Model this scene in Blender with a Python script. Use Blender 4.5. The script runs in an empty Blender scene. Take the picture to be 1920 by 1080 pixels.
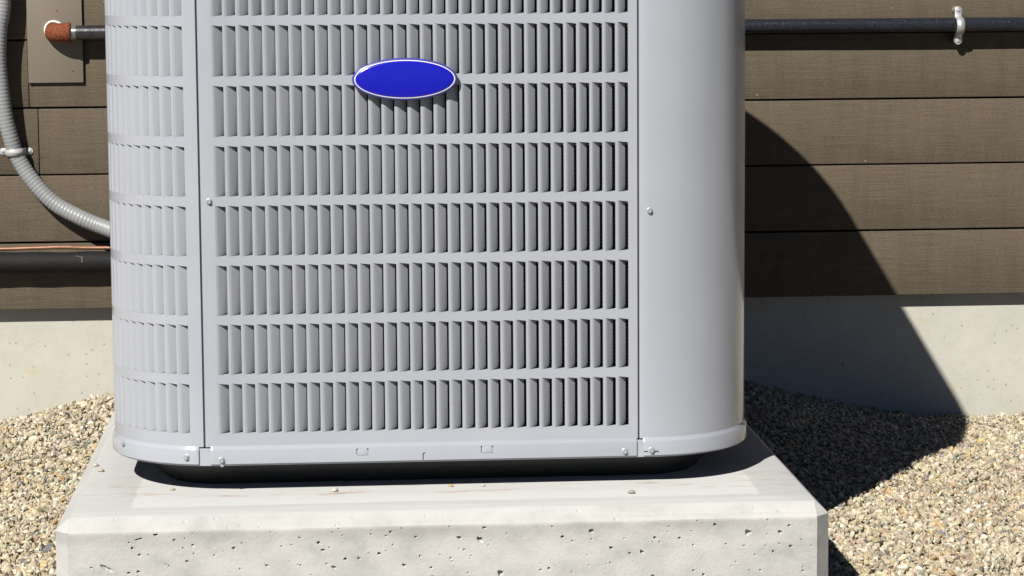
import bpy, bmesh, math, random
import numpy as np
from mathutils import Vector, Matrix
R_ = math.radians
random.seed(7)
rng = np.random.default_rng(11)
scene = bpy.context.scene
col = scene.collection

# ------------------------------------------------------------------ camera, sky, sun, exposure
FPX, PPY = 4670.23, 438.96
yaw, pitch, roll = 0.0715283, -0.1060109, -0.0071144
fwd = Vector((math.sin(yaw)*math.cos(pitch), math.cos(yaw)*math.cos(pitch), math.sin(pitch)))
rgt = Vector((math.cos(yaw), -math.sin(yaw), 0))
upv = rgt.cross(fwd)
r2 = rgt*math.cos(roll) + upv*math.sin(roll)
u2 = upv*math.cos(roll) - rgt*math.sin(roll)
cd = bpy.data.cameras.new('camera')
cam = bpy.data.objects.new('camera', cd)
col.objects.link(cam)
m = Matrix.Identity(4)
for i in range(3):
    m[i][0], m[i][1], m[i][2] = r2[i], u2[i], -fwd[i]
m.translation = Vector((0.155734, -3.270953, 0.684326))
cam.matrix_world = m
cd.sensor_width = 36
cd.lens = FPX/1920*36
cd.shift_y = -(540-PPY)/1920
cd.clip_start, cd.clip_end = 0.05, 500
scene.camera = cam

SA, SB = 0.603, 0.963                      # metres the sunlight moves right and towards the wall per metre of fall
w = bpy.data.worlds.new('World')
scene.world = w
w.use_nodes = True
nt = w.node_tree
bg = nt.nodes['Background']
sky = nt.nodes.new('ShaderNodeTexSky')
sky.sky_type = 'NISHITA'
sky.sun_disc = False
sky.sun_elevation = math.atan2(1, math.hypot(SA, SB))
sky.sun_rotation = math.atan2(-SA, -SB)
sky.altitude = 3000
sky.air_density, sky.dust_density, sky.ozone_density = 0.35, 0.0, 2.0
nt.links.new(sky.outputs[0], bg.inputs['Color'])
bg.inputs['Strength'].default_value = 0.05
sl = bpy.data.lights.new('sun', 'SUN')
sl.energy = 5.0
sl.angle = R_(0.53)
sl.color = (1.0, 0.945, 0.87)
so = bpy.data.objects.new('sun', sl)
col.objects.link(so)
so.rotation_euler = Vector((SA, SB, -1)).to_track_quat('-Z', 'Y').to_euler()
so.location = (-3, -4, 5)
vs = scene.view_settings
vs.view_transform = 'Standard'
vs.look = 'None'
vs.exposure = 0.40
vs.gamma = 1
vs.use_curve_mapping = False
scene.cycles.diffuse_bounces = 1

# ------------------------------------------------------------------ helpers
def tag(o, label=None, cat=None, group=None, kind=None):
    if label: o['label'] = label
    if cat: o['category'] = cat
    if group: o['group'] = group
    if kind: o['kind'] = kind
    return o

def smooth(me, ang=35):
    me.polygons.foreach_set('use_smooth', [True]*len(me.polygons))
    me.update()
    me.set_sharp_from_angle(angle=R_(ang))

def mesh_from(name, V, F, mat, ang=35):
    me = bpy.data.meshes.new(name)
    me.from_pydata([tuple(v) for v in V], [], F)
    if ang is not None: smooth(me, ang)
    if mat: me.materials.append(mat)
    return me

def add(name, me, parent=None, loc=None):
    o = bpy.data.objects.new(name, me)
    col.objects.link(o)
    if parent: o.parent = parent
    if loc: o.location = loc
    return o

def empty(name, loc=(0, 0, 0)):
    o = bpy.data.objects.new(name, None)
    o.empty_display_size = 0.05
    col.objects.link(o)
    o.location = loc
    return o

class MB:
    def __init__(s): s.V, s.F = [], []
    def grid(s, rows, close=False, flip=False):
        b = len(s.V); n = len(rows[0])
        for r in rows: s.V += [tuple(p) for p in r]
        for i in range(len(rows)-1):
            for j in range(n if close else n-1):
                k = (j+1) % n
                f = (b+i*n+j, b+i*n+k, b+(i+1)*n+k, b+(i+1)*n+j)
                s.F.append(f[::-1] if flip else f)
    def poly(s, pts, flip=False):
        b = len(s.V); s.V += [tuple(p) for p in pts]
        f = tuple(range(b, b+len(pts)))
        s.F.append(f[::-1] if flip else f)
    def box(s, x0, x1, y0, y1, z0, z1, bev=0):
        bm = bmesh.new()
        bmesh.ops.create_cube(bm, size=1)
        for v in bm.verts:
            v.co = Vector(((x0+x1)/2+v.co.x*(x1-x0), (y0+y1)/2+v.co.y*(y1-y0), (z0+z1)/2+v.co.z*(z1-z0)))
        if bev: bmesh.ops.bevel(bm, geom=bm.edges[:], offset=bev, segments=2, affect='EDGES', profile=0.5)
        bm.verts.index_update()
        b = len(s.V)
        s.V += [tuple(v.co) for v in bm.verts]
        s.F += [tuple(b+v.index for v in f.verts) for f in bm.faces]
        bm.free()
    def tube(s, pts, rad, n=16, caps=True):
        pts = [Vector(p) for p in pts]
        if not hasattr(rad, '__len__'): rad = [rad]*len(pts)
        T = [(pts[min(i+1, len(pts)-1)]-pts[max(i-1, 0)]).normalized() for i in range(len(pts))]
        a = Vector((0, 0, 1)) if abs(T[0].z) < .9 else Vector((0, 1, 0))
        nrm = (a - T[0]*a.dot(T[0])).normalized()
        rows = []
        for p, t, r in zip(pts, T, rad):
            nrm = (nrm - t*nrm.dot(t)).normalized()
            bi = t.cross(nrm)
            rows.append([p + (nrm*math.cos(2*math.pi*k/n) + bi*math.sin(2*math.pi*k/n))*r for k in range(n)])
        s.grid(rows, close=True)
        if caps:
            s.poly(rows[0], flip=True); s.poly(rows[-1])
    def obj(s, name, mat, parent=None, ang=35, loc=None):
        return add(name, mesh_from(name, s.V, s.F, mat, ang), parent, loc)

def catmull(P, step):
    P = [Vector(p) for p in P]
    Q = [2*P[0]-P[1]] + P + [2*P[-1]-P[-2]]
    raw = []
    for i in range(1, len(Q)-2):
        for k in range(40):
            t = k/40
            a, b, c, d = Q[i-1], Q[i], Q[i+1], Q[i+2]
            raw.append(0.5*((2*b)+(c-a)*t+(2*a-5*b+4*c-d)*t*t+(3*b-a-3*c+d)*t**3))
    raw.append(P[-1])
    out, acc = [raw[0]], 0
    for a, b in zip(raw[:-1], raw[1:]):
        L = (b-a).length
        while acc+L >= step:
            a = a + (b-a)*((step-acc)/L); L = (b-a).length; acc = 0
            out.append(a.copy())
        acc += L
    return out

# ------------------------------------------------------------------ materials
def new_mat(name):
    ma = bpy.data.materials.new(name); ma.use_nodes = True
    return ma, ma.node_tree, ma.node_tree.nodes['Principled BSDF']
def N(t, typ, **kw):
    n = t.nodes.new(typ)
    for k, v in kw.items():
        if k in n.inputs: n.inputs[k].default_value = v
        else: setattr(n, k, v)
    return n
def L(t, a, b): t.links.new(a, b)
def coords(t, scale=(1, 1, 1), space='Object'):
    tc = N(t, 'ShaderNodeTexCoord'); mp = N(t, 'ShaderNodeMapping')
    mp.inputs['Scale'].default_value = scale
    L(t, tc.outputs[space], mp.inputs['Vector'])
    return mp.outputs['Vector']
def noise(t, vec, scale, detail=4, rough=0.55):
    n = N(t, 'ShaderNodeTexNoise'); n.inputs['Scale'].default_value = scale
    n.inputs['Detail'].default_value = detail; n.inputs['Roughness'].default_value = rough
    L(t, vec, n.inputs['Vector']); return n.outputs['Fac']
def ramp(t, fac, stops):
    r = N(t, 'ShaderNodeValToRGB'); e = r.color_ramp.elements
    while len(e) < len(stops): e.new(0.5)
    for el, (p, c) in zip(e, stops):
        el.position = p; el.color = (c, c, c, 1) if not hasattr(c, '__len__') else (*c, 1)
    L(t, fac, r.inputs['Fac']); return r.outputs['Color']
def mix(t, fac, a, b, mode='MIX'):
    n = N(t, 'ShaderNodeMix', data_type='RGBA', blend_type=mode)
    for s, v in ((0, fac), (6, a), (7, b)):
        if hasattr(v, 'links') or hasattr(v, 'is_linked'): L(t, v, n.inputs[s])
        elif s == 0: n.inputs[0].default_value = v
        else: n.inputs[s].default_value = (*v, 1) if hasattr(v, '__len__') else (v, v, v, 1)
    return n.outputs[2]
def math_(t, op, a, b=None, c=None):
    n = N(t, 'ShaderNodeMath', operation=op)
    for i, v in enumerate((a, b, c)):
        if v is None: continue
        if hasattr(v, 'is_linked'): L(t, v, n.inputs[i])
        else: n.inputs[i].default_value = v
    return n.outputs[0]
def bump(t, bsdf, h, strength, dist):
    b = N(t, 'ShaderNodeBump'); b.inputs['Strength'].default_value = strength; b.inputs['Distance'].default_value = dist
    L(t, h, b.inputs['Height']); L(t, b.outputs[0], bsdf.inputs['Normal'])
def specks(t, vec, scale, thr, size):
    """sparse round dots: 1 where a dot is"""
    v = N(t, 'ShaderNodeTexVoronoi'); v.inputs['Scale'].default_value = scale
    L(t, vec, v.inputs['Vector'])
    sep = N(t, 'ShaderNodeSeparateColor'); L(t, v.outputs['Color'], sep.inputs[0])
    on = math_(t, 'GREATER_THAN', sep.outputs[0], thr)
    sz = math_(t, 'MULTIPLY', sep.outputs[1], size)
    d = math_(t, 'LESS_THAN', v.outputs['Distance'], sz)
    return math_(t, 'MULTIPLY', on, d)

def mat_simple(name, c, rough=0.5, metal=0.0, var=0.08, nscale=60, bmp=0.0, bdist=0.001, spec=0.5, scale=(1, 1, 1)):
    ma, t, b = new_mat(name)
    v = coords(t, scale)
    n = noise(t, v, nscale)
    L(t, mix(t, n, tuple(x*(1-var) for x in c), tuple(min(1, x*(1+var)) for x in c)), b.inputs['Base Color'])
    b.inputs['Roughness'].default_value = rough; b.inputs['Metallic'].default_value = metal
    b.inputs['Specular IOR Level'].default_value = spec
    if bmp: bump(t, b, noise(t, v, nscale*4), bmp, bdist)
    return ma

# grey enamel of the unit, faint orange peel, a little dust
def make_paint():
    ma, t, b = new_mat('grey_enamel')
    v = coords(t)
    n = noise(t, v, 9, 5)
    c = mix(t, ramp(t, n, [(0.35, 0.0), (0.7, 1.0)]), (0.350, 0.374, 0.422), (0.368, 0.392, 0.440))
    d = specks(t, v, 60, 0.985, 0.05)
    L(t, mix(t, d, c, (0.30, 0.29, 0.28)), b.inputs['Base Color'])
    L(t, ramp(t, noise(t, v, 14, 4), [(0.3, 0.14), (0.7, 0.19)]), b.inputs['Roughness'])
    b.inputs['Specular IOR Level'].default_value = 0.5
    return ma
M_paint = make_paint()
M_blade = M_paint
M_dark = mat_simple('dark_interior', (0.012, 0.012, 0.013), 0.8)
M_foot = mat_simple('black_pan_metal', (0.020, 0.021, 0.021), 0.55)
M_zinc = mat_simple('zinc_screw', (0.40, 0.44, 0.45), 0.45, 0.35, 0.08, 400)
M_galv = mat_simple('galvanised_strap', (0.48, 0.49, 0.49), 0.45, 0.5, 0.15, 250, 0.2, 0.0005)
M_strapgrey = mat_simple('grey_strap', (0.40, 0.41, 0.41), 0.5, 0.0, 0.06, 90)
M_blue = mat_simple('blue_badge', (0.009, 0.011, 0.40), 0.22, 0, 0.02, 20)
M_bluerim = mat_simple('blue_violet_rim', (0.055, 0.06, 0.30), 0.3, 0, 0.02, 20)
M_white = mat_simple('white_print', (0.86, 0.86, 0.9), 0.25, 0, 0.02, 20)
M_caulk = mat_simple('white_caulk', (0.78, 0.76, 0.72), 0.6, 0, 0.06, 120, 0.3)
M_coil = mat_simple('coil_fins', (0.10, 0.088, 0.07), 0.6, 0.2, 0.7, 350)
M_foam = mat_simple('black_foam', (0.011, 0.011, 0.012), 0.7, 0, 0.3, 45, 0.25, 0.002, 0.25)

def make_rust():
    ma, t, b = new_mat('rusty_iron')
    v = coords(t)
    c = ramp(t, noise(t, v, 260, 6, 0.7), [(0.30, (0.040, 0.009, 0.004)), (0.5, (0.16, 0.036, 0.009)), (0.74, (0.32, 0.085, 0.022))])
    L(t, c, b.inputs['Base Color']); b.inputs['Roughness'].default_value = 0.8
    bump(t, b, noise(t, v, 420, 4), 0.6, 0.0015)
    return ma
M_rust = make_rust()
def make_iron():
    ma, t, b = new_mat('black_iron')
    v = coords(t, (0.7, 1, 1))
    n = noise(t, v, 420, 5, 0.7)
    c = ramp(t, n, [(0.3, (0.012, 0.013, 0.018)), (0.60, (0.045, 0.05, 0.068)), (0.82, (0.14, 0.15, 0.18))])
    L(t, c, b.inputs['Base Color'])
    L(t, ramp(t, n, [(0.3, 0.25), (0.7, 0.42)]), b.inputs['Roughness'])
    b.inputs['Metallic'].default_value = 0.6
    bump(t, b, n, 0.25, 0.0008)
    return ma
M_iron = make_iron()
M_steel = mat_simple('worn_steel', (0.52, 0.52, 0.50), 0.32, 0.9, 0.3, 200, 0.2)
M_nipple = mat_simple('dark_zinc_pipe', (0.10, 0.10, 0.106), 0.30, 0.85, 0.75, 110, 0.3, 0.001)
M_copper = mat_simple('copper', (0.30, 0.155, 0.095), 0.45, 0.5, 0.4, 60)
def make_conduit():
    ma, t, b = new_mat('grey_conduit')
    v = coords(t)
    c = mix(t, noise(t, v, 18, 5), (0.215, 0.23, 0.24), (0.28, 0.295, 0.305))
    c = mix(t, specks(t, v, 160, 0.95, 0.22), c, (0.22, 0.21, 0.19))
    L(t, c, b.inputs['Base Color']); b.inputs['Roughness'].default_value = 0.42
    return ma
M_conduit = make_conduit()

def make_board():
    ma, t, b = new_mat('brown_stained_board')
    tc = N(t, 'ShaderNodeTexCoord')
    oi = N(t, 'ShaderNodeObjectInfo')
    off = N(t, 'ShaderNodeVectorMath', operation='ADD')
    sc = N(t, 'ShaderNodeVectorMath', operation='SCALE'); sc.inputs['Scale'].default_value = 7.0
    cmb = N(t, 'ShaderNodeCombineXYZ'); L(t, oi.outputs['Random'], cmb.inputs[0]); L(t, oi.outputs['Random'], cmb.inputs[2])
    L(t, cmb.outputs[0], sc.inputs[0]); L(t, tc.outputs['Object'], off.inputs[0]); L(t, sc.outputs[0], off.inputs[1])
    def mp(s):
        q = N(t, 'ShaderNodeMapping'); q.inputs['Scale'].default_value = s
        L(t, off.outputs[0], q.inputs['Vector']); return q.outputs[0]
    grain = noise(t, mp((11, 1, 520)), 1, 4, 0.65)             # fine saw lines along the board
    grain2 = noise(t, mp((60, 10, 1100)), 1, 3, 0.7)
    fuzz = noise(t, mp((190, 60, 380)), 1, 5, 0.75)
    band = noise(t, mp((42, 1, 6)), 1, 3, 0.5)                # faint upright chatter marks of the mill
    cloud = noise(t, mp((5, 1, 9)), 1, 4, 0.6)
    c = mix(t, ramp(t, grain, [(0.25, 0.0), (0.75, 1.0)]), (0.087, 0.0705, 0.0485), (0.140, 0.1165, 0.0850))
    c = mix(t, ramp(t, band, [(0.35, 0.0), (0.65, 1.0)]), c, mix(t, 1.0, c, (1.13, 1.11, 1.09), 'MULTIPLY'))
    c = mix(t, ramp(t, cloud, [(0.35, 0.0), (0.7, 1.0)]), mix(t, 1.0, c, (0.90, 0.90, 0.90), 'MULTIPLY'), c)
    c = mix(t, 1.0, c, ramp(t, fuzz, [(0.3, 0.74), (0.7, 1.24)]), 'MULTIPLY')
    tone = math_(t, 'MULTIPLY_ADD', oi.outputs['Random'], 0.10, 0.95)
    cm = N(t, 'ShaderNodeCombineXYZ')
    for i in range(3): L(t, tone, cm.inputs[i])
    c = mix(t, 1.0, c, cm.outputs[0], 'MULTIPLY')
    c = mix(t, specks(t, mp((1, 1, 1.6)), 38, 0.93, 0.06), c, (0.42, 0.36, 0.26))
    c = mix(t, specks(t, mp((1, 1, 1)), 22, 0.93, 0.045), c, (0.55, 0.55, 0.52))
    c = mix(t, specks(t, mp((0.6, 1, 1)), 17, 0.90, 0.03), c, (0.03, 0.024, 0.018))
    L(t, c, b.inputs['Base Color'])
    b.inputs['Roughness'].default_value = 0.85
    b.inputs['Specular IOR Level'].default_value = 0.12
    h = math_(t, 'ADD', grain, math_(t, 'ADD', math_(t, 'MULTIPLY', grain2, 0.5), math_(t, 'MULTIPLY', fuzz, 0.5)))
    bump(t, b, h, 0.5, 0.0012)
    return ma
M_board = make_board()
M_plate = mat_simple('brown_painted_plate', (0.185, 0.157, 0.122), 0.55, 0, 0.05, 14, 0.08, 0.0006, 0.4)

def make_foundation():
    ma, t, b = new_mat('foundation_concrete')
    v = coords(t)
    c = ramp(t, noise(t, v, 7, 6, 0.6), [(0.3, (0.455, 0.448, 0.39)), (0.7, (0.525, 0.515, 0.455))])
    c = mix(t, math_(t, 'MULTIPLY', ramp(t, noise(t, v, 60, 5, 0.7), [(0.45, 0.0), (0.75, 1.0)]), 0.25), c, (0.36, 0.35, 0.31))
    c = mix(t, math_(t, 'MULTIPLY', ramp(t, noise(t, coords(t, (1, 1, 2.2)), 9, 3, 0.5), [(0.66, 0.0), (0.74, 1.0)]), 0.35), c, (0.52, 0.40, 0.21))
    d1 = specks(t, v, 42, 0.78, 0.17); d2 = specks(t, v, 95, 0.80, 0.22)
    d = math_(t, 'MAXIMUM', d1, d2)
    c = mix(t, math_(t, 'MULTIPLY', d, 0.5), c, (0.17, 0.165, 0.15))  # shade inside the small pits, painted in as darker dots
    L(t, c, b.inputs['Base Color']); b.inputs['Roughness'].default_value = 0.85
    h = math_(t, 'SUBTRACT', noise(t, v, 150, 6, 0.6), d)
    bump(t, b, h, 0.35, 0.0015)
    return ma
M_found = make_foundation()

def make_pad(top):
    ma, t, b = new_mat('pad_concrete_top' if top else 'pad_concrete')
    v = coords(t)
    sep = N(t, 'ShaderNodeSeparateXYZ'); L(t, v, sep.inputs[0])
    X, Yc, Z = sep.outputs
    if top:
        c = ramp(t, noise(t, coords(t, (3, 40, 1)), 2.2, 6, 0.6), [(0.3, (0.452, 0.462, 0.460)), (0.7, (0.522, 0.533, 0.530))])
        # the broomed, paler field inside the trowelled border
        wob = math_(t, 'MULTIPLY', math_(t, 'SUBTRACT', noise(t, v, 30, 3), 0.5), 0.012)
        def inside(co, lo, hi, s):
            a = N(t, 'ShaderNodeMapRange'); a.interpolation_type = 'SMOOTHSTEP'
            L(t, math_(t, 'ADD', co, wob), a.inputs[0]); a.inputs[1].default_value = lo; a.inputs[2].default_value = lo+s
            e = N(t, 'ShaderNodeMapRange'); e.interpolation_type = 'SMOOTHSTEP'
            L(t, math_(t, 'ADD', co, wob), e.inputs[0]); e.inputs[1].default_value = hi; e.inputs[2].default_value = hi-s
            return math_(t, 'MULTIPLY', a.outputs[0], e.outputs[0])
        fld = math_(t, 'MULTIPLY', inside(X, -0.114, 0.714, 0.004), inside(Yc, -0.072, 2.0, 0.006))
        c = mix(t, math_(t, 'MULTIPLY', fld, 0.9), c, ramp(t, noise(t, coords(t, (6, 160, 1)), 3, 5, 0.7), [(0.3, (0.53, 0.54, 0.535)), (0.7, (0.645, 0.655, 0.65))]))
        # rust bled out from under the pan
        rs = math_(t, 'MULTIPLY', inside(Yc, -0.036, 0.10, 0.03), ramp(t, noise(t, coords(t, (7, 30, 1)), 1.3, 5, 0.65), [(0.55, 0.0), (0.68, 1.0)]))
        c = mix(t, math_(t, 'MULTIPLY', rs, 0.6), c, (0.36, 0.20, 0.08))
        c = mix(t, math_(t, 'MULTIPLY', specks(t, v, 120, 0.95, 0.12), 0.6), c, (0.25, 0.22, 0.18))
        br = noise(t, coords(t, (14, 900, 1)), 1, 3, 0.6)
        h = math_(t, 'ADD', math_(t, 'MULTIPLY', br, 0.7), noise(t, v, 380, 4))
        bump(t, b, h, 0.35, 0.0012)
    else:
        cl = noise(t, coords(t, (1, 1, 1.5)), 15, 7, 0.62)
        c = ramp(t, cl, [(0.34, (0.375, 0.38, 0.365)), (0.46, (0.448, 0.453, 0.438)), (0.64, (0.515, 0.52, 0.505))])
        # grey laitance band just under the chamfer
        bn = N(t, 'ShaderNodeMapRange'); bn.interpolation_type = 'SMOOTHSTEP'
        L(t, math_(t, 'ADD', Z, math_(t, 'MULTIPLY', math_(t, 'SUBTRACT', noise(t, v, 22, 3), 0.5), 0.03)), bn.inputs[0])
        bn.inputs[1].default_value = -0.046; bn.inputs[2].default_value = -0.028
        below = math_(t, 'LESS_THAN', Z, -0.0232)
        xm = ramp(t, noise(t, coords(t, (1, 0, 0)), 6, 3, 0.5), [(0.35, 0.0), (0.6, 1.0)])
        band = math_(t, 'MULTIPLY', math_(t, 'MULTIPLY', bn.outputs[0], below), xm)
        c = mix(t, math_(t, 'MULTIPLY', band, 0.6), c, (0.285, 0.285, 0.28))
        upz = math_(t, 'GREATER_THAN', Z, -0.0228)
        c = mix(t, math_(t, 'MULTIPLY', upz, 0.35), c, (0.425, 0.43, 0.418))
        c = mix(t, math_(t, 'MULTIPLY', specks(t, v, 300, 0.88, 0.2), 0.55), c, (0.16, 0.13, 0.11))
        c = mix(t, math_(t, 'MULTIPLY', specks(t, v, 150, 0.93, 0.12), 0.6), c, (0.15, 0.11, 0.09))
        h = math_(t, 'ADD', noise(t, v, 220, 6, 0.65), math_(t, 'MULTIPLY', noise(t, v, 900, 2), 0.4))
        bump(t, b, h, 0.4, 0.0012)
    L(t, c, b.inputs['Base Color'])
    b.inputs['Roughness'].default_value = 0.88
    b.inputs['Specular IOR Level'].default_value = 0.3
    return ma
M_padtop, M_pad = make_pad(True), make_pad(False)

def make_gravel():
    ma, t, b = new_mat('gravel_stone')
    at = N(t, 'ShaderNodeAttribute', attribute_name='tint')
    v = coords(t)
    c = mix(t, 1.0, at.outputs['Color'], ramp(t, noise(t, v, 420, 5, 0.7), [(0.3, 0.78), (0.7, 1.15)]), 'MULTIPLY')
    L(t, c, b.inputs['Base Color']); b.inputs['Roughness'].default_value = 0.7
    b.inputs['Specular IOR Level'].default_value = 0.35
    bump(t, b, noise(t, v, 700, 4), 0.35, 0.001)
    return ma
M_gravel = make_gravel()
def make_ground():
    ma, t, b = new_mat('gravel_ground')
    v = coords(t)
    vo = N(t, 'ShaderNodeTexVoronoi'); vo.inputs['Scale'].default_value = 95; L(t, v, vo.inputs['Vector'])
    sep = N(t, 'ShaderNodeSeparateColor'); L(t, vo.outputs['Color'], sep.inputs[0])
    c = ramp(t, sep.outputs[0], [(0.0, (0.20, 0.195, 0.18)), (0.25, (0.36, 0.32, 0.25)), (0.6, (0.45, 0.39, 0.30)), (0.85, (0.54, 0.48, 0.38)), (1.0, (0.56, 0.44, 0.27))])
    L(t, c, b.inputs['Base Color']); b.inputs['Roughness'].default_value = 0.85
    bump(t, b, math_(t, 'SUBTRACT', 1.0, vo.outputs['Distance']), 0.8, 0.006)
    return ma
M_ground = make_ground()

# ------------------------------------------------------------------ ground and gravel
YW = 1.24                       # face of the foundation
YS = YW - 0.025                 # face of the siding
PX0, PX1 = -0.2045, 0.7920       # sides of the concrete pad
PYF, PYB = -0.140, 0.965
dk = [0, .40, .58, .66, .74, .82, .90, 1.0, 1.1, 1.4, 9]
dv = [.070, .066, .060, .038, .017, -.001, -.012, -.017, -.013, -.004, 0]
def gz(x, y):
    x = np.asarray(x, float); y = np.asarray(y, float)
    d = np.abs(x-0.33)
    q = np.interp(d, dk, dv)*np.exp(-((np.minimum(y, YW)-YW)/0.33)**2)
    return -0.136 + q + 0.004*np.sin(9*x+2.1*y)*np.cos(7*y-3*x) + 0.002*np.sin(31*x+11)*np.sin(27*y)

xs = np.concatenate([[-160, -40, -10, -4, -2], np.linspace(-1.2, 2.4, 91), [3.4, 5, 11, 40, 160]])
ys = np.concatenate([[-160, -40, -10, -5, -2.5], np.linspace(-1.2, 1.30, 64), [1.5, 6, 40, 160]])
mb = MB()
rows = []
for y in ys:
    rows.append([(x, y, float(gz(x, y))-0.008) for x in xs])
mb.grid(rows)
g = mb.obj('ground', M_ground, None, 60)
tag(g, kind='structure')

M_absorber = mat_simple('dark_absorber', (0.035, 0.050, 0.018), 0.9, 0, 0.4, 40, 0.6, 0.01, 0.2)  # dark green for the added sheet that swallows bounced light
mb = MB()
mb.grid([[(x, y, -0.115 + .004*math.sin(x*3+y)) for x in (-150, -20, -6, -3, -1.5, 0, 1.5, 3, 6, 20, 150)] for y in (-150, -30, -10, -5, -2.5, -1.3)])
absorber = mb.obj('unseen_bounce_absorber', M_absorber, None, 60)  # unseen dark sheet, added behind the camera to deepen the shadows
tag(absorber, kind='structure')

def ico(sub):
    bm = bmesh.new(); bmesh.ops.create_icosphere(bm, subdivisions=sub, radius=1)
    bm.verts.index_update()
    V = np.array([v.co[:] for v in bm.verts]); F = np.array([[v.index for v in f.verts] for f in bm.faces])
    bm.free(); return V, F
PAL = np.array([(.42, .37, .285), (.48, .43, .34), (.36, .30, .215), (.53, .49, .41), (.30, .285, .255), (.245, .245, .24),
                (.47, .34, .175), (.145, .155, .165), (.60, .58, .53), (.33, .24, .155), (.40, .26, .15)])
PAL = PAL*np.array([1.05, 1.02, .94])
PW = np.array([.26, .24, .14, .15, .075, .04, .020, .015, .045, .013, .003]); PW /= PW.sum()
def rand_rot(n):
    q = rng.normal(size=(n, 4)); q /= np.linalg.norm(q, axis=1)[:, None]
    a, b, c, d = q.T
    return np.stack([np.stack([1-2*(c*c+d*d), 2*(b*c-a*d), 2*(b*d+a*c)], -1),
                     np.stack([2*(b*c+a*d), 1-2*(b*b+d*d), 2*(c*d-a*b)], -1),
                     np.stack([2*(b*d-a*c), 2*(c*d+a*b), 1-2*(b*b+c*c)], -1)], 1)
def pebbles(X, Y, sub):
    n = len(X); V0, F0 = ico(sub); k = len(V0)
    rad = np.clip(rng.lognormal(math.log(0.0039), 0.30, n), 0.0020, 0.0085)
    ax = np.stack([rng.uniform(1.0, 1.6, n), rng.uniform(.75, 1.15, n), rng.uniform(.5, .9, n)], 1)
    V = np.repeat(V0[None], n, 0)
    # lumpy, slightly faceted stones: cut with random planes
    for _ in range(9):
        d = rng.normal(size=(n, 3)); d /= np.linalg.norm(d, axis=1)[:, None]
        c = rng.uniform(.42, .92, n)
        e = np.einsum('nij,nj->ni', V, d) - c[:, None]
        V = V - np.maximum(e, 0)[:, :, None]*d[:, None, :]
    V = V*(1+rng.normal(0, .04, (n, k, 1)))
    V = V*ax[:, None, :]*rad[:, None, None]
    # flat-ish lie, random spin
    Rm = rand_rot(n)
    V = np.einsum('nab,nkb->nka', Rm, V)
    Z = gz(X, Y) + rng.uniform(-.0060, .0034, n)
    V += np.stack([X, Y, Z], 1)[:, None, :]
    F = (F0[None] + (np.arange(n)*k)[:, None, None]).reshape(-1, 3)
    ci = rng.choice(len(PAL), n, p=PW)
    C = np.clip(PAL[ci]*rng.uniform(.84, 1.2, (n, 1))*rng.normal(1, .03, (n, 3)), .02, .75)
    C = np.repeat(C, k, 0)
    return V.reshape(-1, 3), F, C
def scatter(x0, x1, y0, y1, dens):
    n = int((x1-x0)*(y1-y0)*dens)
    return np.stack([rng.uniform(x0, x1, n), rng.uniform(y0, y1, n)], 1)
P = np.concatenate([scatter(-0.80, PX0+.01, -0.45, YW, 37000), scatter(PX1-.01, 1.75, -0.45, YW, 37000), scatter(-0.25, .80, PYB-.01, YW, 12000),
                    scatter(-0.25, .80, -0.45, PYF+.005, 12000)])
inpad = (P[:, 0] > PX0+.002) & (P[:, 0] < PX1-.002) & (P[:, 1] > PYF+.002) & (P[:, 1] < PYB-.002)
P = P[~inpad]
near = (P[:, 1] < 0.30)
VA, FA, CA = pebbles(P[near, 0], P[near, 1], 2)
VB, FB, CB = pebbles(P[~near, 0], P[~near, 1], 1)
def big_mesh(name, V, F, C, mat, sm):
    me = bpy.data.meshes.new(name)
    me.vertices.add(len(V)); me.vertices.foreach_set('co', V.astype(np.float32).ravel())
    me.loops.add(len(F)*3); me.loops.foreach_set('vertex_index', F.astype(np.int32).ravel())
    me.polygons.add(len(F)); me.polygons.foreach_set('loop_start', np.arange(0, len(F)*3, 3, dtype=np.int32))
    me.update(calc_edges=True)
    a = me.color_attributes.new('tint', 'FLOAT_COLOR', 'POINT')
    a.data.foreach_set('color', np.concatenate([C, np.ones((len(C), 1))], 1).astype(np.float32).ravel())
    me.polygons.foreach_set('use_smooth', sm)
    me.materials.append(mat); me.update()
    return me
V = np.concatenate([VA, VB]); F = np.concatenate([FA, FB+len(VA)]); C = np.concatenate([CA, CB])
me = big_mesh('gravel', V, F, C, M_gravel, np.concatenate([np.repeat(rng.random(len(FA)//len(ico(2)[1])) < .45, len(ico(2)[1])), np.zeros(len(FB), bool)]))
gr = add('gravel', me)
tag(gr, 'loose beige and grey pea gravel around the concrete pad', 'gravel', kind='stuff')
print('gravel tris', len(F))

# ------------------------------------------------------------------ house wall
wall = empty('house_wall', (0.5, YW, -0.13))
tag(wall, 'house wall of dark brown horizontal boards on a pale concrete foundation', 'wall')
wi = Vector(wall.location)
mb = MB()
fx = [-4.0, 5.5]
mb.box(fx[0], fx[1], YW, YW+0.2, -0.6, 0.10)
mb.box(fx[0], fx[1], YS+0.022, YW+0.15, 0.102, 2.7)           # dark sheathing behind the gaps
o = mb.obj('foundation', M_found, wall, 35); o.location = -wi
o.data.materials.append(M_dark)
for p in o.data.polygons:
    if p.center.z > 0.101: p.material_index = 1
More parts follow.
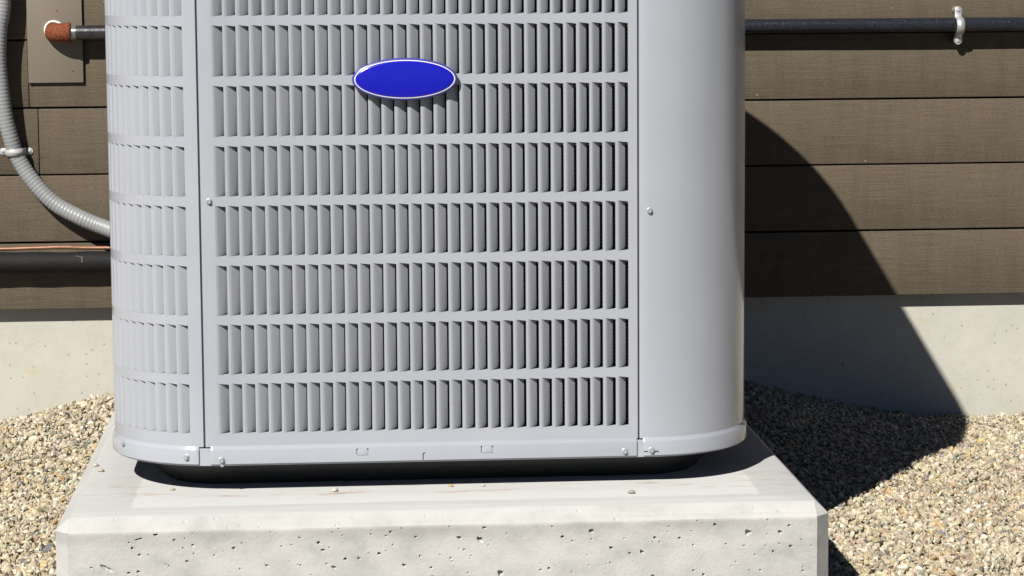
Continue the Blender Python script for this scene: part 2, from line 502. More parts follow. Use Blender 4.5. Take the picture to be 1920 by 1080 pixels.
# boards (tilts follow the slightly out of level courses)
pitch_b = 0.1205
zb0 = 0.0825
edges = [0.0825, 0.2028, 0.3243, 0.4440, 0.5650]
while edges[-1] < 2.6: edges.append(edges[-1]+pitch_b)
gapw = [0.003, 0.0036, 0.0028, 0.0034, 0.003]
joints = {0: [-1.9, 2.6], 1: [-1.1, 3.1], 2: [-0.3680, 3.4], 3: [-0.3830, 2.2], 4: [-1.4, 2.9]}
for r in range(len(edges)-1):
    js = [fx[0]] + joints.get(r, [random.uniform(-2.5, -.7), random.uniform(1.7, 3.5)]) + [fx[1]]
    for a, b in zip(js[:-1], js[1:]):
        z0 = edges[r] + (0.0 if r == 0 else gapw[r % 5]/2)
        z1 = edges[r+1] - gapw[(r+1) % 5]/2
        mb = MB()
        dy = random.uniform(-.0006, .0006)
        nx = max(2, int((b-a)/.25))
        mb.box(-(b-a)/2+.0006, (b-a)/2-.0006, 0, 0.021, z0-(z0+z1)/2, (z1-z0)/2, 0.0012)
        bd = mb.obj('siding_board', M_board, wall, 50)
        bd.location = Vector(((a+b)/2, YS+dy, (z0+z1)/2)) - wi
# brown plate round the pipe elbow
mb = MB(); mb.box(-0.3826, -0.2857, YS-0.0065, YS-0.0010, 0.4890, 0.72, 0.0006)
mb.obj('mounting_plate', M_plate, wall, 50, -wi)
mb = MB(); mb.tube([(-0.3045, YS-.0085, .5110), (-0.3045, YS-.0062, .5110)], [.0009, .0017], 10)
mb.tube([(-0.330, YS-.0078, .618), (-0.330, YS-.0062, .618)], [.0012, .0022], 10)
mb.obj('nail_head', M_plate, wall, 35, -wi)

# ------------------------------------------------------------------ gas pipe and elbow
ZP, YP = 0.5780, YS-0.026
gp = empty('gas_pipe', (0.5, YP, ZP))
tag(gp, 'black iron gas pipe along the boards with a rusty elbow at its left end', 'pipe')
gi = -Vector(gp.location)
YE = YP-.0034
mb = MB()
xsP = np.linspace(-0.10, 3.2, 60)
mb.tube([(x, YP-.004*max(0, (.9-x)/1.2)+0.0006*math.sin(x*9), ZP+0.0008*math.sin(x*2)) for x in xsP], 0.0129, 24)
mb.obj('pipe', M_iron, gp, 35, gi)
mb = MB(); mb.tube([(-0.2945, YE, ZP), (-0.2935, YE, ZP), (-0.0995, YE, ZP)], [.0120, .0129, .0129], 24)
mb.obj('pipe_nipple', M_nipple, gp, 35, gi)
mb = MB()                                                           # bare threads
pts, rr = [], []
for k in range(24):
    pts.append((-0.3040+k*0.00044, YE, ZP)); rr.append(0.0126+0.0006*(k % 4 < 2)-0.00003*k)
mb.tube(pts, rr, 24)
mb.obj('pipe_thread', M_steel, gp, 60, gi)
mb = MB()
xe = -0.3344; rb = 0.019; YP_, YP = YP, YE
pts = [(xe, YS-0.004, ZP), (xe, YS-0.006, ZP)]
for k in range(13):
    a = math.pi/2*k/12
    pts.append((xe+rb*(1-math.cos(a)), YP+rb-rb*math.sin(a), ZP))
pts += [(-0.311, YP, ZP)]
mb.tube(pts, 0.0170, 24)
mb.obj('elbow', M_rust, gp, 40, gi)
mb = MB(); mb.tube([(-0.3116, YP, ZP), (-0.3112, YP, ZP), (-0.3105, YP, ZP), (-0.3048, YP, ZP), (-0.3040, YP, ZP), (-0.3038, YP, ZP)], [.0165, .0178, .0184, .0184, .0178, .0132], 24)
mb.obj('elbow_collar', M_rust, gp, 40, gi)
mb = MB()
rows = []
for k in range(28):
    a = 2*math.pi*k/28; rr = .0166+.0005*math.sin(3*a+1)
    cx, cz = xe-.0004, ZP+.0032
    rows.append([(cx+(rr+.0022*math.cos(q))*math.cos(a), YS-.0072+.0026*math.sin(q), cz+(rr+.0022*math.cos(q))*math.sin(a)) for q in np.linspace(0, 2*math.pi, 8, endpoint=False)])
rows.append(rows[0])
mb.grid(rows, close=True)
mb.obj('caulk_ring', M_caulk, gp, 60, gi)
YP = YP_

def strap(name, label, mat, horiz, cx, cz, rad, cy, ear, wid, group, stand=0.0):
    """two-hole strap: ears on the wall and a hump over a pipe; horiz: ears left and right"""
    root = empty(name, (cx, YS, cz)); tag(root, label, 'pipe strap', group)
    prof = []
    yb = YS-0.0012-stand
    e0 = rad+ear
    prof.append((e0, yb)); prof.append((rad+.004, yb)); prof.append((rad+.0015, yb-.0008))
    for k in range(13):
        a = math.pi*k/12
        prof.append((rad*math.cos(a), cy-(rad)*math.sin(a)))
    prof.insert(3, (rad+.0002, min(yb-.001, cy))); 
    prof.append((-rad-.0002, min(yb-.001, cy)))
    prof.append((-rad-.0015, yb-.0008)); prof.append((-rad-.004, yb)); prof.append((-e0, yb))
    prof = [(s, min(y, yb)) for s, y in prof]
    mb = MB()
    W = [-wid/2, -wid*.22, -wid*.10, wid*.10, wid*.22, wid/2]
    rib = [0, 0, .0016, .0016, 0, 0]
    def pt(s, y, w_):
        return (w_, y-YS, s) if not horiz else (s, y-YS, w_)
    rows = []
    for i, (s, y) in enumerate(prof):
        ends = i in (0, len(prof)-1)
        sc = 1.0
        rows.append([pt(s, y-(0 if abs(s) > rad+.003 else q), w_) for w_, q in zip(W, rib)])
    # rounded ear tips
    def tip(sign):
        s0 = sign*e0
        out = []
        for k in range(1, 5):
            a = math.pi/2*k/4
            f = max(math.cos(a), 0.03)
            out.append([pt(s0+sign*wid*.48*math.sin(a), yb, w_*f) for w_ in W])
        return out
    rows = tip(1)[::-1] + rows + tip(-1)
    mb.grid(rows)
    o = mb.obj('strap_band', mat, root, 50)
    md = o.modifiers.new('thickness', 'SOLIDIFY'); md.thickness = 0.0013; md.offset = 0
    for s in (e0, -e0):
        mb = MB()
        a, b_ = (s, 0) if horiz else (0, s)
        n = 16
        for rlist in [[(.0001, .0009), (.0008, .0010), (.0011, .0018), (.0022, .0017), (.0030, .0011), (.0034, .0003), (.0034, -.0003)]][:1]:
            rows2 = [[(a+(4.2e-3-dep if False else rr)*math.cos(2*math.pi*k/n), -.0018-stand-dep, b_+rr*math.sin(2*math.pi*k/n)) for k in range(n)] for rr, dep in rlist]
            mb.grid(rows2[::-1], close=True)
        mb.obj('screw', M_zinc, root, 60)
        if stand > .002:
            mb = MB(); mb.tube([(a-.0005, 0, b_+.0003), (a-.0005, -stand-.0008, b_+.0003)], wid*.46, 16)
            mb.obj('spacer', mat, root, 40)
    return root
strap('pipe_strap', 'shiny galvanised two-hole strap over the black gas pipe', M_galv, False, 1.2908, 0.5766, 0.0142, YP, 0.0135, 0.0142, 'straps on the wall', 0.0185)

# ------------------------------------------------------------------ flexible conduit with its strap
cp = [(-0.405, YS-.026, 1.75), (-0.400, YS-.026, 1.20), (-0.409, YS-.028, .80), (-0.4198, YS-.030, .6365), (-0.4278, YS-.030, .5851), (-0.4311, YS-.029, .5326), (-0.4280, YS-.028, .4799),
      (-0.4228, YS-.026, .4327), (-0.4154, YS-.022, .3968), (-0.4050, YS-.017, .3600), (-0.3800, YS-.018, .3177), (-0.3429, YS-.023, .2772), (-0.2966, YS-.032, .2508),
      (-0.2463, YS-.045, .2310), (-0.17, YS-.09, .210), (-0.06, YS-.20, .198), (0.02, 0.93, .195), (0.05, 0.86, .195)]
pts = catmull(cp, 0.00165)
cdt = empty('flexible_conduit', (-0.405, YS-.026, 0.9))
tag(cdt, 'ribbed grey flexible conduit curving down the wall to the unit', 'conduit')
mb = MB(); mb.tube(pts, [0.0143-(0.00075 if i % 4 == 0 else 0) for i in range(len(pts))], 20)
mb.obj('conduit_tube', M_conduit, cdt, 80, -Vector(cdt.location))
strap('conduit_strap', 'pale grey strap screwed over the ribbed conduit', M_strapgrey, True, -0.4080, 0.3672, 0.0160, YS-.017, 0.0075, 0.0130, 'straps on the wall')

# ------------------------------------------------------------------ refrigerant lines
il = empty('insulated_pipe', (-0.4, YS-.0205, .1700))
tag(il, 'thick pipe in black foam insulation running into the unit low on the left', 'pipe')
pp = catmull([(-3.0, YS-.0205, .176), (-1.0, YS-.0205, .1735), (-.6, YS-.0205, .1722), (-.35, YS-.0205, .1692), (-.2, YS-.022, .1685), (-.1, YS-.06, .168), (-.02, YS-.18, .165), (.03, .93, .16), (.04, .86, .16)], .01)
mb = MB(); mb.tube(pp, [0.0191+0.0005*math.sin(i*.7)+0.0004*math.sin(i*.23) for i in range(len(pp))], 24)
mb.obj('foam_sleeve', M_foam, il, 50, -Vector(il.location))
mb = MB()
mb.tube([(-.4403, YS-.034, .1795), (-.392, YS-.0388, .173)], .0006, 6); mb.tube([(-.2935, YS-.0368, .1795), (-.2925, YS-.0396, .170)], .0016, 8)
mb.tube([(-.3045, YS-.035, .1818), (-.290, YS-.0365, .1788)], .0009, 6)
mb.obj('tape_tear', mat_simple('torn_tape', (.09, .085, .075), .6), il, 60, -Vector(il.location))
cl = empty('copper_line', (-0.4, YS-.012, .1935))
tag(cl, 'thin bare copper tube lying along the top of the black insulated pipe', 'pipe')
pp = catmull([(-3.0, YS-.010, .198), (-1.0, YS-.012, .1955), (-.6, YS-.014, .1942), (-.44, YS-.016, .1941), (-.38, YS-.017, .1952), (-.33, YS-.017, .1958), (-.29, YS-.017, .1942), (-.245, YS-.018, .1937), (-.2, YS-.022, .195), (-.1, YS-.06, .196), (-.02, YS-.18, .196), (.03, .93, .19), (.04, .86, .19)], .008)
mb = MB(); mb.tube(pp, 0.0034, 12)
mb.obj('copper_tube', M_copper, cl, 60, -Vector(cl.location))

# ------------------------------------------------------------------ concrete pad
ZT = -0.008
pad = empty('concrete_pad', (0.29, 0.4, -0.136))
tag(pad, 'pale cast concrete pad with chamfered edges and pitted front under the unit', 'concrete pad')
pi_ = -Vector(pad.location)
TX0, TX1, TY0, TY1 = -0.1865, 0.7770, -0.1175, PYB-.018
FX0, FX1 = -0.1880, 0.7735
ZC = -0.0228
ZB = -0.30
# front face with real bug holes: rows of a profile (s along the face), columns along x
S1 = math.hypot(TY0-PYF, ZT-ZC)
dx = 0.00095
nx = int((FX1-FX0)/dx)
X = np.linspace(FX0, FX1, nx+1)
S = np.concatenate([np.linspace(0, S1, 27), S1+np.linspace(dx, 0.085, 89), [S1+.10, S1+.14, S1+(ZC-ZB)]])
XX, SS = np.meshgrid(X, S)
on = SS <= S1
f = np.clip(SS/S1, 0, 1)
Yg = np.where(on, TY0+(PYF-TY0)*f, PYF)
Zg = np.where(on, ZT+(ZC-ZT)*f, ZC-(SS-S1))
# rounded arrises
for s0, A_, B_ in ((S1, None, None),):
    rr_ = .0042
    q_ = np.abs(SS-s0) < rr_
    t_ = np.clip((SS-(s0-rr_))/(2*rr_), 0, 1)
    ay, az = TY0+(PYF-TY0)*(s0-rr_)/S1, ZT+(ZC-ZT)*(s0-rr_)/S1
    Yg = np.where(q_, (1-t_)**2*ay+2*t_*(1-t_)*PYF+t_**2*PYF, Yg)
    Zg = np.where(q_, (1-t_)**2*az+2*t_*(1-t_)*ZC+t_**2*(ZC-rr_), Zg)
dep = np.zeros_like(XX)
def pit(px, ps, rx, rs, d, ang=0):
    ca, sa = math.cos(ang), math.sin(ang)
    ux = (XX-px)*ca+(SS-ps)*sa; us = -(XX-px)*sa+(SS-ps)*ca
    q = np.sqrt((ux/rx)**2+(us/rs)**2)
    q = q*(1+.18*np.sin(3*np.arctan2(us, ux)+px*900))
    dep[:] = np.maximum(dep, d*np.clip(1.25-q**3*1.25, 0, 1))
def sz(z): return S1+(ZC-z)
big = [(-.140, -.0695, .011, .0028, .5), (-.1065, -.044, .002, .0016, 0), (-.0765, -.0275, .0035, .0015, 0), (-.098, -.0325, .007, .0011, -.2), (-.0375, -.0625, .0022, .0015, .2),
       (-.0995, -.0745, .0026, .0015, 0), (-.1115, -.0760, .0022, .0014, .3), (-.1, -.0815, .0018, .0016, 0), (.1295, -.0425, .0024, .002, .5), (.3095, -.0400, .0032, .0022, .5),
       (.3355, -.0425, .0042, .0030, .2), (.2065, -.0585, .0025, .002, 0), (.1635, -.0645, .0022, .0018, 0), (.1355, -.0520, .0035, .0013, .3), (.1490, -.0748, .0035, .0016, .3),
       (.2385, -.0745, .0028, .0020, .6), (.4795, -.0355, .0036, .0023, .2), (.4425, -.0420, .0026, .0018, .1), (.545, -.0645, .0032, .0021, .7), (.683, -.0420, .0046, .0040, 0),
       (.725, -.0425, .0028, .0022, 0), (.640, -.0305, .0024, .0017, .4), (.362, -.0880, .0040, .0050, 0), (.5055, -.0580, .0028, .0022, .7), (.562, -.046, .002, .0015, 0),
       (.594, -.0472, .0018, .0016, .4), (.716, -.068, .0015, .0017, 0), (.737, -.034, .002, .0012, .3), (.4245, -.083, .0019, .0021, 0), (.275, -.091, .003, .002, .5), (.055, -.088, .004, .0016, .2)]
for (a, z, rx, rs, an) in big: pit(a, sz(z), rx*.85, rs*.85, 0.0055 if rx < .006 else .0035, an)
for k in range(115):
    r0 = min(.0018, .00072*math.exp(abs(random.gauss(0, .38))))
    pit(random.uniform(FX0+.004, FX1-.004), S1+random.uniform(.002, .084), r0*random.uniform(1, 1.6), r0, r0*2.2, random.uniform(-.3, .8))
for k in range(16):
    r0 = random.uniform(.0012, .0022)
    pit(random.uniform(FX0+.01, FX1-.01), random.uniform(.003, S1-.003), r0*random.uniform(1, 1.5), r0, .0016, random.uniform(-.3, .6))
nz = rng.normal(0, 1, XX.shape)
for _ in range(2): nz = (nz+np.roll(nz, 1, 0)+np.roll(nz, -1, 0)+np.roll(nz, 1, 1)+np.roll(nz, -1, 1))/5
dep += nz*0.00012
# crack / casting fin along the right of the chamfer
fin = np.exp(-((SS-(S1*.62+.0006*np.sin(XX*60)))/.0009)**2)*np.clip((XX-.46)/.1, 0, 1)*(.35+.65*(np.sin(XX*37)+np.sin(XX*91+1) > -.3))
dep += .0012*fin
edge = (XX <= FX0+1e-9) | (XX >= FX1-1e-9) | (SS <= 1e-9)
dep[edge] = 0
blend = np.clip((SS-S1+.002)/.004, 0, 1)
ny = (1-blend)*(-(ZT-ZC)/S1)+blend*(-1.0); nzv = (1-blend)*((TY0-PYF)/S1)
Yg = Yg-dep*ny; Zg = Zg-dep*nzv
mb = MB()
mb.grid([[(XX[i, j], Yg[i, j], Zg[i, j]) for j in range(nx+1)] for i in range(len(S))], flip=True)
CB_ = PYF+.0185
# side chamfers, corner chamfers and sides
def q4(*p): mb.poly(p)
q4((TX0, TY0, ZT), (FX0, TY0, ZT), (FX0, PYF, ZC), (PX0, CB_, ZC))
q4((FX0, PYF, ZC), (FX0, PYF, ZB), (PX0, CB_, ZB), (PX0, CB_, ZC))
q4((TX0, TY0, ZT), (PX0, CB_, ZC), (PX0, PYB, ZC), (TX0, TY1, ZT))
q4((PX0, CB_, ZC), (PX0, CB_, ZB), (PX0, PYB, ZB), (PX0, PYB, ZC))
q4((FX1, TY0, ZT), (TX1, TY0, ZT), (PX1, CB_, ZC), (FX1, PYF, ZC))
q4((FX1, PYF, ZC), (PX1, CB_, ZC), (PX1, CB_, ZB), (FX1, PYF, ZB))
q4((TX1, TY0, ZT), (TX1, TY1, ZT), (PX1, PYB, ZC), (PX1, CB_, ZC))
q4((PX1, CB_, ZC), (PX1, PYB, ZC), (PX1, PYB, ZB), (PX1, CB_, ZB))
q4((PX0, PYB, ZC), (PX0, PYB, ZB), (PX1, PYB, ZB), (PX1, PYB, ZC))
q4((TX0, TY1, ZT), (PX0, PYB, ZC), (PX1, PYB, ZC), (TX1, TY1, ZT))
mb.obj('pad_block', M_pad, pad, 50, pi_)
mb = MB()
mb.grid([[(x, y, ZT+(0.0012 if (0 < i < 8 and 0 < j < 8) else 0)) for i, x in enumerate([TX0, TX0+.004]+list(np.linspace(TX0+.06, TX1-.06, 5))+[TX1-.004, TX1])]
         for j, y in enumerate([TY0, TY0+.004]+list(np.linspace(TY0+.05, TY1-.05, 5))+[TY1-.004, TY1])])
mb.obj('pad_top', M_padtop, pad, 60, pi_)
ZT2 = ZT+.0012
V0, F0 = ico(2)
pl = [(-.1836, .2105, 'small cream pebble on the left edge of the concrete pad, farther of two', .0042, 3), (-.1734, .1719, 'small tan pebble on the left edge of the concrete pad, nearer of two', .0044, 0), (-.0661, .0354, 'tiny tan pebble on the pad left of the shadow', .0034, 0),
      (.1512, .0054, 'small white pebble just in front of the shadow on the pad', .0046, 8), (.3065, .0200, 'tiny ochre pebble at the shadow edge on the pad', .0032, 6),
      (.3495, .0180, 'tiny cream pebble at the shadow edge on the pad, right of an ochre one', .0030, 3), (.5426, -.0496, 'small grey pebble alone on the right front of the pad', .0046, 4)]
for x, y, lab, r0, ci in pl:
    VV = V0*np.array([1.5, 1.1, .75])*r0*.75*(1+rng.normal(0, .05, (len(V0), 1)))
    C1 = np.repeat(PAL[ci][None], len(V0), 0)
    me = big_mesh('pebble', VV, F0, C1, M_gravel, np.ones(len(F0), bool))
    o = add('pebble', me, None, (x, y, ZT2+r0*.5)); o.rotation_euler = (0, 0, random.uniform(0, 3))
    tag(o, lab, 'pebble', 'pebbles lying on the pad')

# ------------------------------------------------------------------ air conditioner
RC, LF = 0.150, 0.574
ARC = RC*math.pi/2
def pos(u):
    if u < LF/2:
        x, y, a, b = pos_r(LF-u)
        return LF-x, y, -a, b
    return pos_r(u)
def pos_r(u):
    if u <= LF: return u, 0.0, 0.0, -1.0
    u -= LF
    if u <= ARC:
        t = u/RC; return LF+RC*math.sin(t), RC-RC*math.cos(t), math.sin(t), -math.cos(t)
    u -= ARC
    if u <= LF: return LF+RC, RC+u, 1.0, 0.0
    u -= LF
    if u <= ARC:
        t = u/RC; return LF+RC*math.cos(t), RC+LF+RC*math.sin(t), math.cos(t), math.sin(t)
    u -= ARC
    return LF-u, 2*RC+LF, 0.0, 1.0
PER = 4*LF+4*ARC
UB0, UB1 = LF/2-PER/2, LF/2+PER/2
def pt(u, off, z):
    x, y, a, b = pos(u)
    return (x+a*off, y+b*off, z)
brk = []
def us_between(u0, u1, step=0.009):
    ks = [0.0, LF]
    cuts = [u0, u1]
    segs = [(-ARC, 0), (LF, LF+ARC), (LF+ARC+LF, LF+2*ARC+LF), (-ARC-LF-ARC, -ARC-LF)]
    for a, b in segs:
        for k in np.linspace(a, b, 27):
            if u0 < k < u1: cuts.append(k)
    return sorted(set(round(c, 6) for c in cuts))
ac = empty('air_conditioner', (0.287, 0.437, ZT2))
tag(ac, 'light grey outdoor air conditioner with louvred front and blue oval badge', 'air conditioner')
ai = -Vector(ac.location)

ZP0, ZP1 = 0.0575, 0.7060
OP, RP = 0.0674, 0.07867
ZTOP0 = 0.6143
rowz = [ZTOP0+RP*1-k*RP for k in range(8)]                # opening tops, upper row first
WO = 0.01372
PC = (0.545-WO)/31
STR = PC-WO

def louvre_panel(name, u_open, u0, u1, parent):
    """sheet with trapezoid openings and folded edges; u_open: left edge of each opening"""
    V, F, idx = [], [], {}
    def vid(key, p):
        if key not in idx:
            idx[key] = len(V); V.append(p)
        return idx[key]
    def fv(u, z): return vid(('f', round(u, 5), round(z, 5)), pt(u, 0, z))
    ucells = []                       # (left, right, open_left or None)
    ul = sorted(u_open)
    cur = u0
    for a in ul:
        c0 = a-STR/2
        if c0-cur > 1e-4 and cur == u0:
            ms = us_between(cur, c0); 
            for p, q in zip(ms[:-1], ms[1:]): ucells.append((p, q, None))
        ucells.append((c0, a+WO+STR/2, a)); cur = a+WO+STR/2
    ms = us_between(cur, u1)
    for p, q in zip(ms[:-1], ms[1:]): ucells.append((p, q, None))
    zr = []
    bar = RP-OP
    z = ZP0
    for t in reversed(rowz):
        b = t-OP
        if b-bar/2-z > 1e-4: zr.append((z, b-bar/2, None))
        zr.append((b-bar/2, t+bar/2, b)); z = t+bar/2
    zr.append((z, ZP1, None))
    for (a, b, o) in ucells:
        for (z0, z1, ob) in zr:
            if o is None or ob is None:
                F.append((fv(a, z0), fv(b, z0), fv(b, z1), fv(a, z1)))
            else:
                t = ob+OP
                P = [(o, ob), (o+WO, ob+.0019), (o+WO, t-.0016), (o, t)]
                Q = [fv(*p) for p in P]
                c = [fv(a, z0), fv(b, z0), fv(b, z1), fv(a, z1)]
                for k in range(4): F.append((c[k], c[(k+1) % 4], Q[(k+1) % 4], Q[k]))
                # folded sheet edge: bottom, right, top
                l0 = [len(V)+k for k in range(8)]
                for p in P: V.append(pt(p[0], -0.00002, p[1]))
                for p in P: V.append(pt(p[0], -0.0014, p[1]))
                for k in (0, 1, 2): F.append((l0[k], l0[k+1], l0[k+5], l0[k+4]))
    # side returns
    for uu, s in ((u0, 1), (u1, -1)):
        b0 = len(V)
        for z in (ZP0, ZP1):
            V.append(pt(uu, 0, z)); V.append(pt(uu, -0.012, z))
        F.append((b0, b0+1, b0+3, b0+2))
    me = mesh_from(name, V, F, M_paint, 30)
    return add(name, me, parent, ai)

def blade_mesh():
    prof = [(0, 0), (.0011, .00012), (.0022, .00055), (.0036, .0014), (.0080, .0043), (.0122, .0069), (.0133, .0075)]
    rows = []
    for x, y in prof:
        f = x/.0133
        zb = .0002+.0022*f**1.5 + (.0022 if x > .0130 else 0)
        rows.append([(x, y+.0009*(f > .4)*f, zb), (x, y, zb+.0035), (x, y, OP+.002*min(1, f*3))])
    mb = MB(); mb.grid(rows, flip=False)
    return mesh_from('louver', mb.V, mb.F, M_blade, 60)
BL = blade_mesh()
def place_blade(parent, u, z, sx):
    x, y, a, b = pos(u)
    o = bpy.data.objects.new('louver', BL)
    col.objects.link(o)
    o.parent = parent
    loc = Vector((x-a*.0003, y-b*.0003, z))
    o.location = loc - Vector(ac.location) - Vector(parent.location)
    o.rotation_euler = (0, 0, math.atan2(a, -b)+R_(random.gauss(0, .5)))
    o.scale = (sx, 1+random.gauss(0, .03), 1)
    return o
fp = louvre_panel('front_panel', [i*PC for i in range(32)], -0.0187, 0.5570, ac)
for i in range(32):
    sx = 0.985-0.195*i/31
    for t in rowz: place_blade(fp, i*PC, t-OP, sx)
ur = -0.0392-WO
lopen = [ur-i*PC for i in range(30)]
UL = lopen[-1]-.03
cpan = louvre_panel('corner_panel', lopen, UL, -0.0215, ac)
for i in range(5):
    for t in rowz: place_blade(cpan, lopen[i], t-OP, 0.985)
mb = MB()
bv = np.array([v.co[:] for v in BL.vertices]); bf = [tuple(p.vertices) for p in BL.polygons]
for i in range(5, 30):
    x, y, a, b = pos(lopen[i]); an = math.atan2(a, -b)
    ca, sa = math.cos(an), math.sin(an)
    for t in rowz:
        k = len(mb.V)
        for p in bv:
            px, py = p[0]*.985, p[1]
            mb.V.append((x+px*ca-py*sa, y+px*sa+py*ca, p[2]+t-OP))
        mb.F += [tuple(k+q for q in f_) for f_ in bf]
o = mb.obj('side_louver', M_blade, cpan, 60, (0, 0, 0)); o['kind'] = 'stuff'

def skin(name, u0, u1, prof, parent, mat=M_paint, ret=0.010, round_=0.0010, ang=32, closed=False):
    """sheet following the outline; prof: list of (z, offset) from bottom to top"""
    us = us_between(u0, u1)
    cols = []
    if not closed:
        cols += [(u0, -ret), (u0, -round_), (u0+round_*.3, -round_*.3), (u0+round_, 0)]
        cols += [(u, 0) for u in us if u0+round_*1.5 < u < u1-round_*1.5]
        cols += [(u1-round_, 0), (u1-round_*.3, -round_*.3), (u1, -round_), (u1, -ret)]
    else:
        cols = [(u, 0) for u in us]
    mb = MB()
    mb.grid([[pt(u, off+d, z) for (u, d) in cols] for (z, off) in prof])
    return mb.obj(name, mat, parent, ang, ai)
# plain right service panel round the corner, then the rear panels
sp = skin('service_panel', 0.5597, LF+ARC+LF*.62, [(ZP0, 0), (ZP1, 0)], ac)
skin('rear_panel', LF+ARC+LF*.62+.004, UB1, [(ZP0, 0), (ZP1, 0)], ac)
skin('rear_panel', UB0, UL-.004, [(ZP0, 0), (ZP1, 0)], ac)

def screw(parent, u, off, z):
    x, y, a, b = pos(u)
    mb = MB()
    n = 18
    rows = [[(r*math.cos(2*math.pi*k/n), -d, r*math.sin(2*math.pi*k/n)) for k in range(n)] for r, d in ((.0043, 0), (.0043, .0006), (.0038, .0010), (.0031, .0012))]
    mb.grid(rows[::-1], close=True)
    a0 = random.uniform(0, 1)
    hx = [[(r*math.cos(a0+math.pi/3*k), -d, r*math.sin(a0+math.pi/3*k)) for k in range(6)] for r, d in ((.0032, .0010), (.0032, .0034), (.0028, .0040), (.0021, .0040), (.0018, .0036))]
    mb.grid(hx[::-1], close=True)
    mb.poly(hx[-1], flip=True)
    o = mb.obj('screw', M_zinc, parent, 30)
    o.location = Vector((x+a*off, y+b*off, z)) - Vector(ac.location) - Vector(parent.location)
    o.rotation_euler = (0, 0, math.atan2(a, -b))
    return o
# base pan and the three skirt flanges
bp = skin('base_pan', UB0, UB1, [(0.0335, -.05), (0.0318, -.010), (0.0318, -0.0006), (0.0326, 0.0006), (0.0548, 0.0006), (0.0555, 0.0), (0.0555, -0.012)], ac, closed=True, ang=40)
skp = [(0.0346, -0.0010), (0.0343, 0.0030), (0.0350, 0.0036), (0.0532, 0.0036), (0.0542, 0.0032), (0.0574, 0.0009), (0.0588, 0.0004), (0.0588, -0.001)]
sk1 = skin('skirt', UB0+.3, -0.0272, skp, ac, ret=.005, round_=.0012)
sk2 = skin('skirt', -0.0123, 0.5558, skp, ac, ret=.005, round_=.0012)
sk3 = skin('skirt', 0.5645, UB1-.3, skp, ac, ret=.005, round_=.0012)
screw(sk1, -0.0437, .0036, .0442); screw(sk1, -0.1545, .0036, .0520); screw(sk2, 0.0022, .0036, .0405)
screw(sk2, 0.5390, .0036, .0412); screw(sk3, 0.5750, .0036, .0420)
screw(fp, -0.0078, 0, .3842); screw(sp, 0.5733, 0, .3640)
# punched tabs, notch and slot in the skirt
def slot(parent, x0, x1, z0, z1, y, mat=M_dark):
    mb = MB(); mb.box(x0, x1, y-.0004, y+.001, z0, z1)
    return mb.obj('slot', mat, parent, 35, (0, 0, 0) if parent is not ac else ai)
for xa, xb, zt_, zb_ in ((.1806, .1960, .0510, .0428), (.3462, .3618, .0510, .0425)):
    mb = MB(); mb.box(xa+.0008, xb-.0003, -.0043, -.0032, zb_+.0006, zt_+.0002, .0004)
    mb.obj('punched_tab', M_paint, sk2, 40, (0, 0, 0))
    slot(sk2, xa, xa+.0007, zb_+.002, zt_, -.0040); slot(sk2, xa, xa+.0016, zt_-.0002, zt_+.0012, -.0042); slot(sk2, xb-.0014, xb, zt_, zt_+.0014, -.0042)
mb = MB()
pth = [(.2690, -.0038, .0356), (.2690, -.0038, .0430), (.2695, -.0038, .0442), (.2706, -.0038, .0448), (.2718, -.0038, .0445)]
mb.tube(pth, .00055, 6); mb.obj('notch', M_dark, sk2, 60, (0, 0, 0))
slot(sk3, .5650, .5700, .0400, .0408, -.0040); slot(sk3, .5795, .5845, .0400, .0408, -.0040)
# foot under the pan: dark tray with its pale drain lips
ft = empty('tmp'); bpy.data.objects.remove(ft)
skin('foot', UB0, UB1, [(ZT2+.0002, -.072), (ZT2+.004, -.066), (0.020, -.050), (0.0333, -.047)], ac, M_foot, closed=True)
for xa, xb in ((.006, .104), (.139, .240), (.350, .430), (.459, .530)):
    mb = MB()
    h = .0065
    pth = [(xa-.004, .040, .0322), (xa, .040, .030), (xa+.003, .040, .0318-h), (xa+.007, .040, .0312-h), (xb-.007, .040, .0312-h), (xb-.003, .040, .0318-h), (xb, .040, .030), (xb+.004, .040, .0322)]
    mb.tube(catmull(pth, .0025), .0007, 6)
    mb.obj('drain_lip', M_paint, ac, 60, ai)
# drip under the left screw
mb = MB(); mb.box(.0008, .0048, -.0036, -.0010, .0312, .0345, .0005); mb.obj('drip_tab', M_paint, ac, 40, ai)
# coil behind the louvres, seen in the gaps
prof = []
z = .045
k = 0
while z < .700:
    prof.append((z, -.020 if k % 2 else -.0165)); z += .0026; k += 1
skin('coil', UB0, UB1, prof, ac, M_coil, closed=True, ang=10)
# dark channels behind the seams
skin('seam_channel', -0.030, -0.010, [(ZP0, -.0052), (ZP1, -.0052)], ac)
skin('seam_channel', 0.551, 0.566, [(ZP0, -.0052), (ZP1, -.0052)], ac)
# pillow-shaped top cover with fan guard: rounder and rounder corners towards its rim
def cap_ring(f, z, off, n=18):
    """outline whose corner radii grow with f"""
    rf, rb = RC+(0.262-RC)*f, RC+(0.268-RC)*f
    x0, x1, y0, y1 = -RC-off, LF+RC+off, -off, 2*RC+LF+off
    P = []
    for cx, cy, a0, r in ((x1-rf, y0+rf, -90, rf), (x1-rb, y1-rb, 0, rb), (x0+rb, y1-rb, 90, rb), (x0+rf, y0+rf, 180, rf)):
        for t in np.linspace(0, 90, n):
            an = math.radians(a0+t); P.append((cx+r*math.cos(an), cy+r*math.sin(an), z))
    return P
mb = MB()
rings = [cap_ring(0, .7062, -.006), cap_ring(0, .7062, .0060), cap_ring(0, .7085, .0066), cap_ring(.02, .716, .0064)]
for f in np.linspace(.06, 1, 12): rings.append(cap_ring(f, .716+(.874-.716)*f, .0064-.020*f))
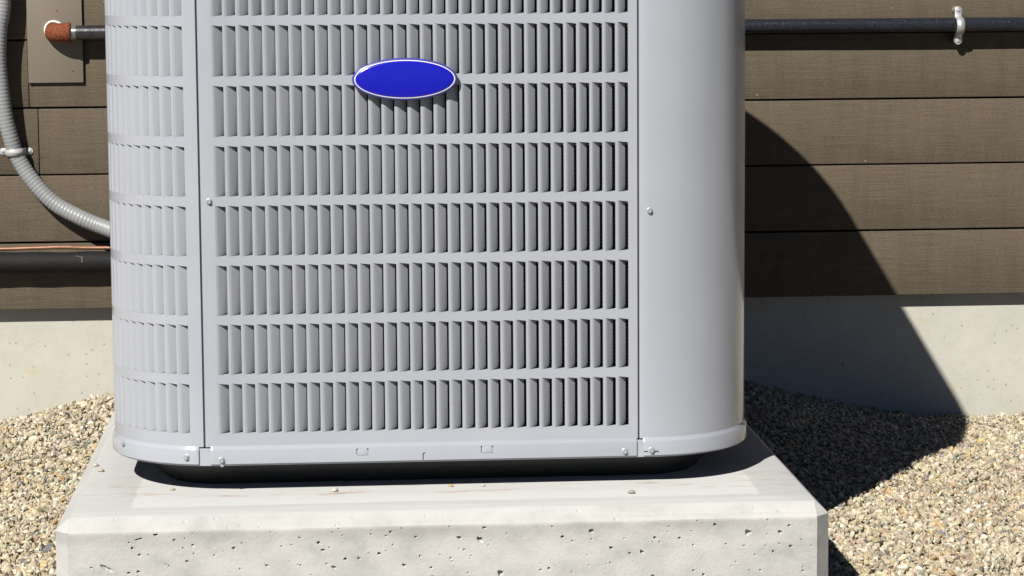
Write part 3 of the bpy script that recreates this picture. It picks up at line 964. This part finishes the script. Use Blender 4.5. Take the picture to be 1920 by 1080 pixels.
rings += [cap_ring(1, .8805, -.0165), cap_ring(1, .8830, -.022), cap_ring(1, .8835, -.032), cap_ring(1, .8825, -.060)]
mb.grid(rings, close=True)
tcov = mb.obj('top_cover', M_paint, ac, 40, ai)
mb = MB()
ctr = Vector((LF/2, RC+LF/2, 0))
inner = cap_ring(1, .8825, -.060)
angs = [math.atan2(p[1]-ctr.y, p[0]-ctr.x) for p in inner]
mb.grid([inner] + [[(ctr.x+r*math.cos(a), ctr.y+r*math.sin(a), z) for a in angs] for r, z in ((.335, .882), (.325, .876), (.325, .72))], close=True)
mb.obj('fan_shroud', M_paint, tcov, 50, (0, 0, 0))
mb = MB()
for r in np.arange(.05, .335, .024):
    mb.tube([(ctr.x+r*math.cos(a), ctr.y+r*math.sin(a), .886+.012*(1-(r/.335)**2)) for a in np.linspace(0, 2*math.pi, 49)], .0016, 5, False)
for k in range(10):
    a = 2*math.pi*k/10
    mb.tube([(ctr.x+r*math.cos(a), ctr.y+r*math.sin(a), .884+.012*(1-(r/.345)**2)) for r in np.linspace(.04, .345, 8)], .002, 5)
mb.obj('fan_guard', M_foot, tcov, 60, (0, 0, 0))
mb = MB(); mb.tube([(ctr.x, ctr.y, .60), (ctr.x, ctr.y, .84), (ctr.x, ctr.y, .85)], [.07, .07, .06], 24); mb.obj('fan_motor', M_foot, tcov, 40, (0, 0, 0))

# blue oval badge
bx, bz = 0.2504, 0.5421
badge = empty('badge', (0, 0, 0)); badge.parent = ac
badge.location = Vector((bx, 0, bz)) - Vector(ac.location)
n = 72
def ell(k, ax, az, y): return (ax*math.cos(2*math.pi*k/n), y, az*math.sin(2*math.pi*k/n))
A, B = 0.0690, 0.0278
mb = MB()
rows = [[ell(k, A*s, B*s2, y) for k in range(n)] for s, s2, y in ((.965, .93, -.0012), (1.0, 1.0, -.0030), (1.0, 1.0, -.0085), (.985, .965, -.0100), (.962, .920, -.0104), (.955, .905, -.0096))]
mb.grid(rows, close=True, flip=True); mb.poly(rows[0])
mb.obj('badge_rim', M_bluerim, badge, 50)
mb = MB(); rows = [[ell(k, A*s, B*s2, y) for k in range(n)] for s, s2, y in ((.958, .908, -.0096), (.955, .900, -.0103), (.940, .868, -.0106), (.936, .860, -.0100))]
mb.grid(rows, close=True, flip=True); mb.obj('badge_ring', M_white, badge, 50)
mb = MB(); rows = [[ell(k, A*.938*s, B*.864*s, y) for k in range(n)] for s, y in ((1.0, -.0098), (.985, -.0106), (.93, -.0111), (.7, -.0117), (.35, -.0121), (.05, -.0122))]
mb.grid(rows, close=True, flip=True); mb.poly(rows[-1], flip=True)
mb.obj('badge_face', M_blue, badge, 50)
mb = MB()
for xx in (-.035, .035): mb.tube([(xx, -.002, .0), (xx, .0, .0)], .004, 10)
mb.obj('badge_post', M_dark, badge, 40)
